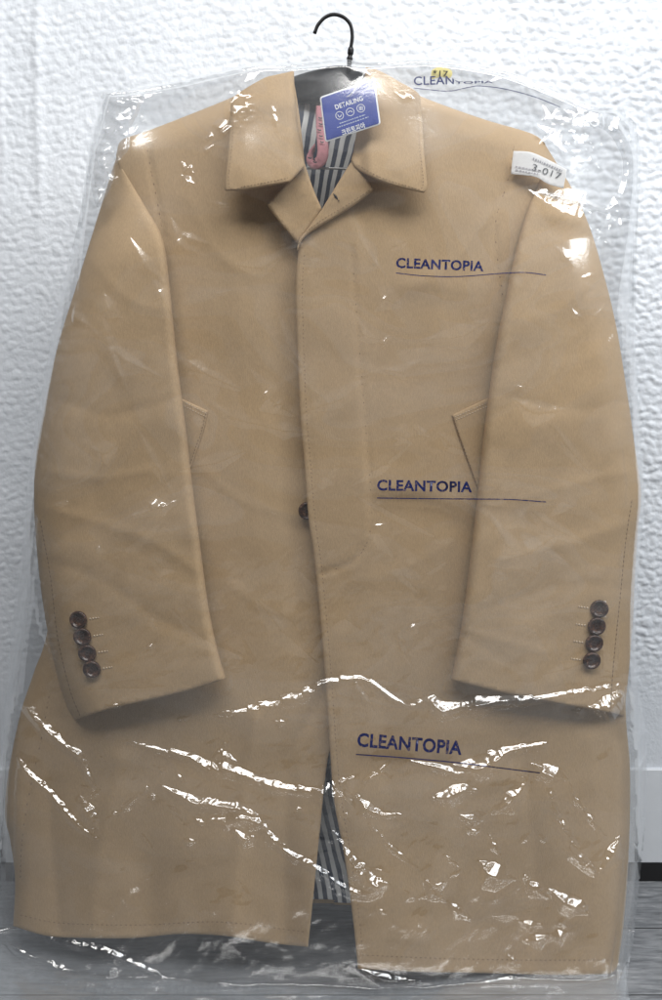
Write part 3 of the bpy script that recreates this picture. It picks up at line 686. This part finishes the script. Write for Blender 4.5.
# strokes: crumpled folds of the film: (u, v, half width) ...; first value: slope of the lit flank
STROKES = [
 (1., [(8,696,.5),(23,704,1),(51,730,2.2),(67,745,1.3),(81,754,2),(90,776,1.2),(96,790,.4)]),
 (1., [(14,751,.5),(31,773,1.6),(51,791,1.6),(77,822,1.4),(96,837,.6)]),
 (1., [(88,806,2.5),(94,816,3),(96,837,.6)]),
 (1., [(108,817,.5),(128,804,1.2),(147,787,.5)]),
 (1., [(216,714,.5),(257,706,2),(298,694,2.4),(322,683,1.6)]),
 (1., [(128,741,.4),(159,748,1.2),(190,755,1.6),(211,766,2.6),(222,763,3.2),(246,773,2),(277,784,2.2),(308,789,1.5),(324,789,1.8),(343,781,2.5)]),
 (1., [(214,759,1),(222,752,2.2),(235,760,.8)]),
 (1., [(164,786,.6),(195,799,2.6),(231,804,2.2),(252,812,1.5)]),
 (1., [(209,820,.8),(225,817,2.6),(246,814,2.6),(262,822,2.0),(270,832,1.2)]),
 (1., [(232,826,.6),(246,836,2.2),(252,822,1)]),
 (1., [(252,812,.8),(267,830,1.6),(288,850,1.6),(313,864,1.5),(331,876,1.7),(350,888,1.8),(364,890,2.2),(374,887,2.2),(379,878,.6)]),
 (1., [(320,684,1.8),(341,678,1.6),(366,678,1.2),(392,696,1.2),(408,706,.5)]),
 (1., [(359,686,1.6),(366,698,1.4),(372,709,.5)]),
 (1., [(413,704,1),(431,698,2.2),(444,706,3.2),(460,704,2.),(475,700,4.),(496,699,2),(537,697,1.5),(578,691,1.5),(609,686,1.5),(622,684,1)]),
 (1., [(592,706,1),(604,703,4.5),(618,693,3),(622,686,.6)]),
 (1., [(324,789,3),(336,788,5.5),(343,781,1)]),
 (1., [(338,795,2),(346,812,1.6),(350,821,.6)]),
 (1., [(337,834,.8),(350,854,2),(362,868,3.6),(372,881,3.)]),
 (1., [(335,833,1),(356,862,2.4),(377,882,3),(383,876,.5)]),
 (1., [(364,782,.8),(374,774,1.6),(387,764,.7)]),
 (1., [(361,798,1),(368,805,2.4),(380,812,1.4),(400,814,.6)]),
 (1., [(372,826,.6),(392,846,1.2),(416,867,.5)]),
 (1., [(413,761,.6),(436,765,1.4),(459,771,2)]),
 (1., [(462,764,2),(478,762,4.2),(492,756,3.8),(510,748,1.8),(542,743,1.2)]),
 (1., [(434,797,.8),(446,793,3.2),(462,787,2.6),(475,789,.6)]),
 (1., [(493,810,.8),(505,800,3.4),(516,790,2.4),(527,777,.6)]),
 (1., [(462,815,.8),(472,817,2),(482,819,.5)]),
 (1., [(540,771,.8),(552,795,2),(556,812,1.4),(568,831,1.8),(578,851,2.6),(594,870,1.4)]),
 (1., [(617,839,.8),(610,852,2.6),(601,867,1.2)]),
 (1., [(545,768,3),(556,772,3.4),(566,778,.6)]),
 (1., [(563,771,.6),(578,800,1),(604,833,1.2)]),
 (1., [(482,862,.8),(492,868,4.2),(503,873,4),(514,878,.6)]),
 (1., [(527,877,.8),(538,888,2.4),(547,896,.5)]),
 (1., [(552,890,.8),(568,898,3.2),(580,904,3.2),(589,913,.5)]),
 (1., [(490,836,.5),(496,846,1.4),(501,854,.5)]),
 (1., [(428,882,.8),(436,892,2.2),(444,900,.5)]),
 (1., [(452,903,.8),(462,911,1.8),(470,919,.5)]),
 (1., [(527,939,.8),(537,937,2.6),(547,934,.5)]),
 (1., [(552,935,.8),(559,933,2.6),(565,932,.5)]),
 (1., [(508,955,.5),(513,959,1.6),(518,963,.5)]),
 (1., [(522,921,.5),(532,923,1.8),(540,924,.5)]),
 (1., [(133,516,.5),(148,507,1.8),(160,502,2.8),(173,501,.8)]),
 (1., [(144,652,.5),(148,648,1.2),(153,643,.4)]),
 # crumpled upper corner
 (1., [(104,110,2),(122,104,5),(142,98,2)]), (1., [(102,130,1),(115,121,4),(130,112,2)]),
 (1., [(130,134,1),(134,120,3.5),(138,105,1)]), (1., [(86,158,1),(91,148,4.5),(98,141,1)]),
 (1., [(88,172,2),(102,166,6),(116,160,2)]), (1., [(103,152,1),(110,142,4),(116,132,1)]),
 (1., [(94,193,.6),(104,186,3),(116,178,.8)]), (1., [(97,206,.4),(100,194,1.6),(104,182,.5)]),
 (1., [(106,94,1),(122,95,4),(140,91,2)]),
 (1., [(137,90,1),(155,86,1.2),(190,80,1),(229,74,1)]),
 (1., [(258,65,2),(250,78,4),(239,91,3),(229,106,.6)]),
 (1., [(248,97,1),(232,113,2.6),(217,128,3.2),(208,138,.8)]), (1., [(236,118,.6),(226,129,2),(216,138,.5)]),
 (1., [(203,152,.5),(208,148,1.4),(214,144,.5)]), (1., [(259,65,.8),(275,63,1.2),(290,64,1.2),(298,68,.8)]),
 (1., [(298,68,1),(318,64,2),(340,62,1.2),(358,66,3),(366,72,.6)]),
 (1., [(274,108,.4),(276,119,.8),(278.5,130,.4)]), (1., [(186,165,1),(189,167,2),(192,171,.5)]), (1., [(186,178,1),(189,180,2),(192,182,.5)]),
 # right shoulder ear
 (1., [(582,124,1.5),(592,119,4),(604,116,6),(618,122,8),(630,136,6),(640,156,2)]),
 (1., [(583,123,1.5),(588,140,2.6),(596,158,2.2),(603,178,.6)]), (1., [(586,128,.8),(592,134,2),(598,138,.6)]),
 (1., [(533,191,1),(546,195,3.5),(562,199,6.5),(580,204,7),(598,212,5),(615,220,3.2),(628,218,1)]),
 (1., [(538,122,.8),(550,134,3),(558,143,2.4),(567,152,.5)]), (1., [(491,81,.5),(499,77,1.4),(506,72,.5)]),
 (1., [(598,230,.5),(607,240,2),(612,250,.6)]), (1., [(610,205,1),(620,198,3),(628,206,1)]),
 (1., [(545,108,.5),(552,120,2),(556,110,.6)]), (1., [(398,93,.5),(405,95.5,1.4),(412,98,.4)]),
 # folds of the slack film on the floor
 (1., [(2,938,.8),(30,955,1.8),(60,966,1.6),(92,978,.6)]), (1., [(50,938,.8),(100,948,2),(140,964,1.6),(176,983,.6)]),
 (1., [(255,992,.8),(290,990,2),(330,993,.6)]), (1., [(60,984,.8),(100,975,2.5),(118,968,.6)]), (1., [(360,968,.6),(385,976,2),(420,981,.6)]),
 (1., [(470,985,.5),(510,979,2),(560,984,.6)]),
 # long soft tension lines at the bag edges
 (1., [(0,640,.5),(12,600,2),(20,560,.6)]), (1., [(4,700,.5),(18,668,1.6),(26,640,.5)]),
 (1., [(626,690,.8),(632,730,2.2),(636,800,1.6),(630,860,.6)]), (1., [(630,880,.6),(626,930,1.8),(620,975,.6)]), (1., [(634,560,.5),(630,610,1.6),(628,660,.5)]),
]
rs = random.Random(5)
# many short crinkles scattered over the slack lower part and a few higher up
for k in range(110):
    if k < 34: u, v = rs.gauss(480, 80), rs.gauss(860, 75)
    elif k < 80: u, v = rs.gauss(200, 90), rs.gauss(800, 60)
    elif k < 98: u, v = rs.uniform(60, 600), rs.uniform(140, 680)
    else: u, v = rs.uniform(560, 635), rs.uniform(100, 320)
    if not (10 < u < 625 and 90 < v < 965): continue
    a = rs.choice([rs.gauss(.5, .35), rs.gauss(-.45, .35)]); L = rs.uniform(3, 9); w = rs.uniform(.5, 1.5)
    STROKES.append((rs.uniform(.5, 1.0), [(u-L*math.cos(a), v-L*math.sin(a), .3), (u, v+rs.uniform(-1, 1), w), (u+L*math.cos(a), v+L*math.sin(a), .3)]))

for k in range(70):
    u, v = rs.uniform(70, 600), rs.uniform(235, 690); a = rs.gauss(.9 if rs.random() < .5 else -.7, .4); L = rs.uniform(12, 45); w = rs.uniform(1.5, 4.5)
    STROKES.append((rs.uniform(.3, .62), [(u-L*math.cos(a), v-L*math.sin(a), .4), (u+rs.uniform(-4, 4), v+rs.uniform(-4, 4), w), (u+L*math.cos(a), v+L*math.sin(a), .4)]))
GS = 1.0
GU = np.arange(-26, 656, GS); GV = np.arange(54, 1040, GS)
UU, VV = np.meshgrid(GU, GV)
def boxblur(a, r):
    for ax_ in (0, 1):
        p = np.pad(a, [(r+1, r) if i == ax_ else (0, 0) for i in (0, 1)], mode='edge'); c = np.cumsum(p, ax_)
        a = (np.take(c, range(2*r+1, c.shape[ax_]), ax_)-np.take(c, range(0, c.shape[ax_]-2*r-1), ax_))/(2*r+1)
    return a
def film_height():
    cw, ch = int(700/4)+14, int(1060/4)+6
    H = np.full((ch, cw), -.09)
    for (i, j), d in HMAP.items():
        if 0 <= i+8 < cw and 0 <= j < ch: H[j, i+8] = max(H[j, i+8], d)
    H = np.pad(H, 40, mode='edge'); F = np.full(H.shape, -.09); ch += 80; cw += 80
    for i in range(48, 212):
        col = np.nonzero(H[:, i] > -.085)[0]
        if len(col) and col[0] < 115:
            j = col[0]; F[:j+8, i] = max(H[min(j+15, ch-1), i], -.05)
        col = col[col < ch-40]
        if len(col) and col[-1] > 240:       # and below the hem down to the floor
            j = col[-1]; F[j-6:, i] = H[j-8, i]-.002
    F = boxblur(boxblur(F, 5), 5); H = np.maximum(H, F-.004)
    def morph(A, r, op):
        for ax_ in (0, 1):
            B = A.copy()
            for q in range(1, r+1): B = op(B, op(np.roll(A, q, ax_), np.roll(A, -q, ax_)))
            A = B
        return A
    mx = morph(H, 2, np.maximum)
    cl = morph(morph(H, 22, np.maximum), 19, np.minimum)
    sm = boxblur(boxblur(cl, 7), 5); sm = np.maximum(sm, boxblur(boxblur(mx, 2), 2)+.001)
    sm = boxblur(sm, 3)
    sm = sm[40:-40, 40:-40]; mx = mx[40:-40, 40:-40]; ch -= 80; cw -= 80
    fx = np.clip(UU/4+8-.5, 0, cw-2); fy = np.clip(VV/4-.5, 0, ch-2); xi = fx.astype(int); yi = fy.astype(int); fx = fx-xi; fy = fy-yi
    g = lambda m: (m[yi, xi]*(1-fx)+m[yi, xi+1]*fx)*(1-fy)+(m[yi+1, xi]*(1-fx)+m[yi+1, xi+1]*fx)*fy
    return g(sm), g(mx)
base, raw = film_height()
edge_d = dist_line(BO, UU, VV, True); INS = inside(BO, UU, VV)
front = base+.006
low = sstep(640, 760, VV)
front = front+.004*low
# slack, softly faceted film
def facets(scale, seed, amp):
    n = int(60); r = np.random.default_rng(seed); out = np.full(UU.shape, -1e9)
    x = UU/scale; y = VV/scale; xi = np.floor(x).astype(int); yi = np.floor(y).astype(int)
    tab = r.random((64, 64, 4)); best = np.full(UU.shape, 1e9); val = np.zeros(UU.shape)
    for dy in (-1, 0, 1):
        for dx in (-1, 0, 1):
            t = tab[(yi+dy) % 64, (xi+dx) % 64]; px = xi+dx+t[..., 0]; py = yi+dy+t[..., 1]
            d = (x-px)**2+(y-py)**2+.0
            val = np.where(d < best, d, val); best = np.minimum(best, d)
    return amp*(np.sqrt(best)-.4)
warp = 9*fbm(UU/40, VV/40, 61)
UUs, VVs = UU.copy(), VV.copy()
UU = UUs+warp; VV = VVs*.8+9*fbm(UUs/40, VVs/40, 67)
fac = facets(52, 3, -.0035)+facets(23, 4, -.0012)
UU, VV = UUs, VVs
front = front+fac*(.25+.75*low)+.006*fbm(UU/60, VV/45, 71)*(.3+.7*low)+.0012*fbm((UU+VV)/16, (VV-UU)/30, 73)*(.35+.65*low)
up = sstep(360, 290, VV)
front = front+.009*up; front = front*(1-up)+boxblur(boxblur(front, 22), 18)*up
wr_add = np.zeros(UU.shape)
# crumpled zones: bunched film at the shoulders, dense crinkles over the right hem
def ridged(sc, seed):
    wx = .5*vn(UU/sc*.7, VV/sc*.7, seed+7); wy = .5*vn(UU/sc*.7, VV/sc*.7, seed+9)
    return .5-np.abs(vn(UU/sc+wx, VV/sc*1.25+wy, seed))-.55*np.abs(vn(UU/sc*1.9+VV/sc*.8+wx, VV/sc*2.1+wy, seed+3))
crumple = 0
for (cx_, cy_, rx, ry, sc, amp) in [(118, 112, 24, 20, 19, .0045), (102, 162, 15, 28, 17, .0045), (236, 100, 16, 26, 11, .0035), (612, 140, 26, 26, 22, .0045), (575, 130, 30, 22, 13, .0045), (585, 212, 34, 14, 16, .004), (615, 235, 16, 40, 18, .004), (480, 810, 85, 75, 30, .0026), (390, 800, 45, 50, 26, .0022), (235, 810, 40, 26, 20, .002), (570, 800, 40, 70, 30, .003), (340, 845, 40, 45, 22, .005), (500, 700, 120, 14, 22, .002), (520, 910, 70, 40, 30, .0028), (110, 780, 60, 50, 30, .0022), (610, 690, 18, 22, 12, .004)]:
    msk = np.exp(-(((UU-cx_)/rx)**2+((VV-cy_)/ry)**2)**1.5)
    crumple = crumple+msk*amp*ridged(sc, int(cx_))
def stroke(slope, pts):
    P = np.array(pts, float); mid = curve_pts([tuple(p[:2]) for p in pts], False, 4); acc = np.concatenate([[0], np.cumsum(np.linalg.norm(np.diff(P[:, :2], axis=0), axis=1))])
    s2 = np.concatenate([[0], np.cumsum(np.linalg.norm(np.diff(mid, axis=0), axis=1))]); s2 = s2/s2[-1]*acc[-1]
    wd = np.interp(s2, acc, P[:, 2])
    mrg = 26; x0, y0 = mid.min(0)-mrg; x1, y1 = mid.max(0)+mrg
    i0, i1 = np.searchsorted(GU, [x0, x1]); j0, j1 = np.searchsorted(GV, [y0, y1])
    if i1-i0 < 2 or j1-j0 < 2: return
    x = UU[j0:j1, i0:i1]; y = VV[j0:j1, i0:i1]
    bd = np.full(x.shape, 1e9); sd = np.zeros(x.shape); ww = np.zeros(x.shape); en = np.zeros(x.shape)
    vm = mid[:, 1].mean(); um = mid[:, 0].mean(); pc = W(um, vm, 0.0)
    unit = lambda q: q/np.linalg.norm(q)
    half = [unit(unit(np.array(l_)-pc)+unit(np.array([0, -D, HC])-pc)) for l_ in (LAMP, GLINT_LIGHT)]
    Q, TQ = np.meshgrid(np.linspace(.06, 2.0, 36), np.linspace(-.6, .6, 13), indexing='ij')
    al = np.zeros(x.shape); sl_ = np.ones(x.shape); ms = np.zeros(x.shape)
    for k in range(len(mid)-1):
        a, b = mid[k], mid[k+1]; ab = b-a; L = math.hypot(*ab)+1e-9; t = ab/L; n = np.array([t[1], -t[0]])
        if n[1] > .12 or (abs(n[1]) <= .12 and n[0] < 0): n = -n       # lit flank: upper side, else the right
        # how steep this fold has to be for its flank to face one of the lights
        uc, vc = (a+b)/2; iu = int(np.clip(np.searchsorted(GU, uc), 0, len(GU)-1)); iv = int(np.clip(np.searchsorted(GV, vc), 0, len(GV)-1))
        d0 = front[iv, iu]; g0 = np.array([BGU[iv, iu], BGV[iv, iu]])
        Wu = W(uc+.5, vc, d0)-W(uc-.5, vc, d0); Wv = W(uc, vc+.5, d0)-W(uc, vc-.5, d0); Wd = (W(uc, vc, d0+.001)-W(uc, vc, d0))*1000
        du = (g0[0]-n[0]*Q+t[0]*TQ)*PX; dv = (g0[1]-n[1]*Q+t[1]*TQ)*PX
        nn_ = np.cross(Wu+du[..., None]*Wd, Wv+dv[..., None]*Wd); nn_ /= np.linalg.norm(nn_, axis=-1)[..., None]; nn_ *= -np.sign(nn_[..., 1:2])
        sc = np.maximum(nn_@half[0], nn_@half[1]-.004)-.05*np.abs(TQ)-.004*Q; ij = np.unravel_index(np.argmax(sc), sc.shape); sv = Q[ij]; tang = TQ[ij]
        q = np.clip(((x-a[0])*t[0]+(y-a[1])*t[1])/L, 0, 1); dx = x-a[0]-q*ab[0]; dy = y-a[1]-q*ab[1]; d = np.hypot(dx, dy)
        s = dx*n[0]+dy*n[1]; m = d < bd
        bd = np.where(m, d, bd); sd = np.where(m, np.where(s >= 0, d, -d), sd); ww = np.where(m, wd[k]+(wd[k+1]-wd[k])*q, ww)
        al = np.where(m, s2[k]+(s2[k+1]-s2[k])*q, al); sl_ = np.where(m, sv, sl_); ms = np.where(m, tang, ms)
    w = np.maximum(ww, .4)*1.75
    jit = slope*sl_*(1+.14*vn(x/7, y/7, 83))
    # crest at sd = -w; the lit flank rises from sd = +w to the crest, a steeper drop behind it
    f = np.clip((w-sd)/(2*w), 0, 1); hgt = 2*w*PX*jit*(f*.90+f*f*.10)
    lam = 22.; ph = al/lam+.9*vn(x/14, y/14, 85); saw = (ph-np.floor(ph)-.5)*lam
    hgt = hgt+saw*ms*PX*(.75 if slope > .8 else 0)*np.sin(np.pi*np.clip(f, 0, 1))**.5
    beh = np.clip((-w-sd)/(2.2*w+1.5), 0, 1); hgt = np.where(sd < -w, 2*w*PX*jit*(1-sstep(0, 1, beh)), hgt)
    old = wr_add[j0:j1, i0:i1]; wr_add[j0:j1, i0:i1] = np.maximum(old, hgt)
BGV, BGU = np.gradient(boxblur(front, 2), GS*PX)
for s_, p_ in STROKES: stroke(s_, p_)
front = front+wr_add+crumple+.009*np.exp(-((UU-135)/32)**2-((VV-158)/34)**2)
front = np.maximum(front, np.where(raw > -.085, raw+.0025-.003*up, -1))
# close to the outline the front film meets the back film
BACKD = -.105
k = sstep(0, 1, edge_d/(8+12*sstep(200, 330, VV)))
front = BACKD+.004+(front-BACKD-.004)*(k**.6)
front = np.maximum(front, np.where(raw > -.085, np.minimum(raw+.0025, front+.05), -1))
def fdep(u, v):
    fx = np.clip((np.asarray(u)-GU[0])/GS, 0, len(GU)-2); fy = np.clip((np.asarray(v)-GV[0])/GS, 0, len(GV)-2); xi = fx.astype(int); yi = fy.astype(int); fx = fx-xi; fy = fy-yi
    return (front[yi, xi]*(1-fx)+front[yi, xi+1]*fx)*(1-fy)+(front[yi+1, xi]*(1-fx)+front[yi+1, xi+1]*fx)*fy
def to_floor(u, v, c, lift):
    """slack film below the hem lies on the floor"""
    a = (u-331)*K; b = (500-v)*K; ry = cp+b*sp; rz = -sp+b*cp
    lo = c[..., 2] < lift
    t = (HC-lift)/np.maximum(-rz, 1e-3)
    fc = np.stack([a*t, -D+ry*t, lift+0*t], -1)
    return np.where(lo[..., None], fc, c)
def build_film():
    jj, ii = np.nonzero(INS); idx = np.full(UU.shape, -1); idx[jj, ii] = np.arange(len(jj))
    q = (idx[:-1, :-1] >= 0) & (idx[:-1, 1:] >= 0) & (idx[1:, :-1] >= 0) & (idx[1:, 1:] >= 0)
    a, b, c_, d = idx[:-1, :-1][q], idx[:-1, 1:][q], idx[1:, 1:][q], idx[1:, :-1][q]
    fr = np.stack([a, d, c_, b], 1)
    u = UU[INS]; v = VV[INS]
    co = W(u, v, front[INS])
    lift = .005+.003*(fbm(u/45, v/18, 91)+.5)+wr_add[INS]*.35
    co = to_floor(u, v, co, lift)
    me = mesh_np('front_film', co, fr)
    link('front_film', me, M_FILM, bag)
    # back sheet, coarser, same outline
    st = 4
    sub = INS[::st, ::st]; u2 = UU[::st, ::st]; v2 = VV[::st, ::st]; i2 = np.full(sub.shape, -1); i2[sub] = np.arange(sub.sum())
    q = (i2[:-1, :-1] >= 0) & (i2[:-1, 1:] >= 0) & (i2[1:, :-1] >= 0) & (i2[1:, 1:] >= 0)
    f2 = np.stack([i2[:-1, :-1][q], i2[:-1, 1:][q], i2[1:, 1:][q], i2[1:, :-1][q]], 1)
    u = u2[sub]; v = v2[sub]; dp = BACKD-.02*sstep(0, 40, edge_d[::st, ::st][sub])+.006*fbm(u/40, v/60, 95)
    co = to_floor(u, v, W(u, v, dp), .003+.001*(fbm(u/30, v/20, 96)+.5))
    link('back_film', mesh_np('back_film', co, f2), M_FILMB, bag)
build_film()
def fold_over(outline, amp, sc, seed):
    """a doubled-over fold of the same film"""
    pl = curve_pts(outline, True, 2); x0, y0 = pl.min(0); x1, y1 = pl.max(0)
    gx, gy = np.meshgrid(np.arange(x0, x1+1, 1.0), np.arange(y0, y1+1, 1.0)); ok = inside(pl, gx, gy); idx = np.full(ok.shape, -1); idx[ok] = np.arange(ok.sum())
    q = (idx[:-1, :-1] >= 0) & (idx[:-1, 1:] >= 0) & (idx[1:, :-1] >= 0) & (idx[1:, 1:] >= 0)
    f = np.stack([idx[:-1, :-1][q], idx[1:, :-1][q], idx[1:, 1:][q], idx[:-1, 1:][q]], 1); u = gx[ok]; v = gy[ok]
    rr = .5-np.abs(vn(u/sc+.5*vn(u/sc, v/sc, seed+7), v/sc*1.2, seed))-.5*np.abs(vn(u/sc*1.8+v/sc*.8, v/sc*1.9, seed+3))
    de = np.clip(dist_line(pl, u, v, True)/5, 0, 1)
    c = to_floor(u, v, W(u, v, fdep(u, v)+.0015+de*(.002+amp*(.5+rr))), .012)
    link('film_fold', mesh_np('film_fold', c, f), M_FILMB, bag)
fold_over([(104, 91), (142, 88), (140, 110), (131, 130), (129, 150), (116, 165), (112, 185), (97, 208), (89, 175), (89, 150), (100, 135), (102, 110)], .006, 17, 5)
fold_over([(582, 123), (600, 113), (620, 121), (638, 158), (634, 212), (627, 219), (598, 212), (560, 201), (535, 192), (560, 193), (585, 198), (604, 206), (618, 190), (622, 160), (606, 132)], .005, 20, 15)
fold_over([(624, 690), (636, 700), (643, 760), (638, 860), (628, 930), (620, 980), (616, 975), (624, 900), (629, 830), (630, 770)], .006, 26, 25)
fold_over([(2, 760), (8, 690), (22, 600), (34, 520), (38, 520), (30, 600), (16, 700), (8, 800), (6, 880), (0, 880)], .005, 26, 35)
pd = lambda e: (lambda u, v: fdep(u, v)+e)
lettering('print', 'CLEANTOPIA', (396, 267.5), (483.5, 271), 9.6, pd(.0009), M_INK, bag, .03)
ribbon('print_rule', [(396, 273), (425, 276), (460, 276.5), (500, 273.5), (525, 272.5), (546, 275)], .9, pd(.0009), M_INK, bag, 1.5)
lettering('print', 'CLEANTOPIA', (377, 490), (472, 492), 10.2, pd(.0009), M_INK, bag, .03)
ribbon('print_rule', [(377, 498), (420, 498.6), (470, 499), (510, 499.5), (546, 502)], 1.0, pd(.0009), M_INK, bag, 1.5)
lettering('print', 'CLEANTOPIA', (357, 746), (461.5, 754.5), 13.0, pd(.0009), M_INK, bag, .03)
ribbon('print_rule', [(356, 754.5), (400, 757.5), (460, 763), (500, 768), (540, 773)], 1.1, pd(.0009), M_INK, bag, 1.5)
lettering('print', 'CLEANTOPIA', (414, 85), (493, 83), 8.4, pd(.0009), M_INK, bag, .012, warp=lambda s: 1-.72*sstep(.44, .56, s)+.0*s)
ribbon('print_rule', [(414, 88), (432, 90), (450, 91), (468, 87.5), (480, 86), (505, 89), (535, 97), (560, 107)], .7, pd(.0009), M_INK, bag, 1.5)
stk = sheet('sticker', [(432, 70), (442, 67), (452, 71), (450, 78), (440, 77), (432, 79)], lambda u, v, d: fdep(u, v)-.0015, M_YEL, bag, thick=.0004, step=4, record=False, round_px=.3)
lettering('sticker_mark', '*17', (432.5, 75.5), (448, 76.5), 5.5, pd(.0010), M_INKK, stk, .02)

# ------------------------------------------------------------------ light
def area(name, loc, target, sx, sy, power, col):
    l = bpy.data.lights.new(name, 'AREA'); l.shape = 'RECTANGLE'; l.size = sx; l.size_y = sy; l.energy = power; l.color = col
    o = bpy.data.objects.new(name, l); COL.objects.link(o); o.location = loc
    o.rotation_euler = (Vector(target)-Vector(loc)).to_track_quat('-Z', 'Y').to_euler(); return o
area('ceiling_lamp', LAMP, (.3, 0, 1.0), 2.6, .7, 64, (1, .98, .95))
area('fold_glint_light', GLINT_LIGHT, (.1, .1, .8), .9, 1.0, 30, (.93, .97, 1))  # added side light, placed so slanting film folds glint
w = bpy.data.worlds.new('World'); S.world = w; w.use_nodes = True; nt = w.node_tree      # the room: pale ceiling, dim lower half
tc = nt.nodes.new('ShaderNodeTexCoord'); sx = nt.nodes.new('ShaderNodeSeparateXYZ'); nt.links.new(tc.outputs['Generated'], sx.inputs[0])
mr = N(nt, 'ShaderNodeMapRange'); mr.inputs[1].default_value = -1; mr.inputs[2].default_value = 1; nt.links.new(sx.outputs['Z'], mr.inputs[0])
rp = ramp(nt, [(0, (.03, .03, .03)), (.42, (.06, .063, .067)), (.55, (.14, .15, .17)), (.75, (.30, .32, .35)), (1, (.38, .40, .43))]); nt.links.new(mr.outputs[0], rp.inputs[0])
nt.links.new(rp.outputs[0], nt.nodes['Background'].inputs[0]); nt.nodes['Background'].inputs[1].default_value = .36

# ------------------------------------------------------------------ camera
cam = bpy.data.cameras.new('camera'); co = bpy.data.objects.new('camera', cam); COL.objects.link(co)
co.location = (0, -D, HC); co.rotation_euler = (math.pi/2-PITCH, 0, 0)
cam.sensor_fit = 'VERTICAL'; cam.angle = 2*math.atan(500*K); cam.clip_start = .01; cam.clip_end = 50
S.camera = co
S.view_settings.view_transform = 'Standard'; S.view_settings.look = 'None'; S.view_settings.gamma = 1; S.view_settings.exposure = 0
S.cycles.transparent_max_bounces = 16; S.cycles.max_bounces = 8
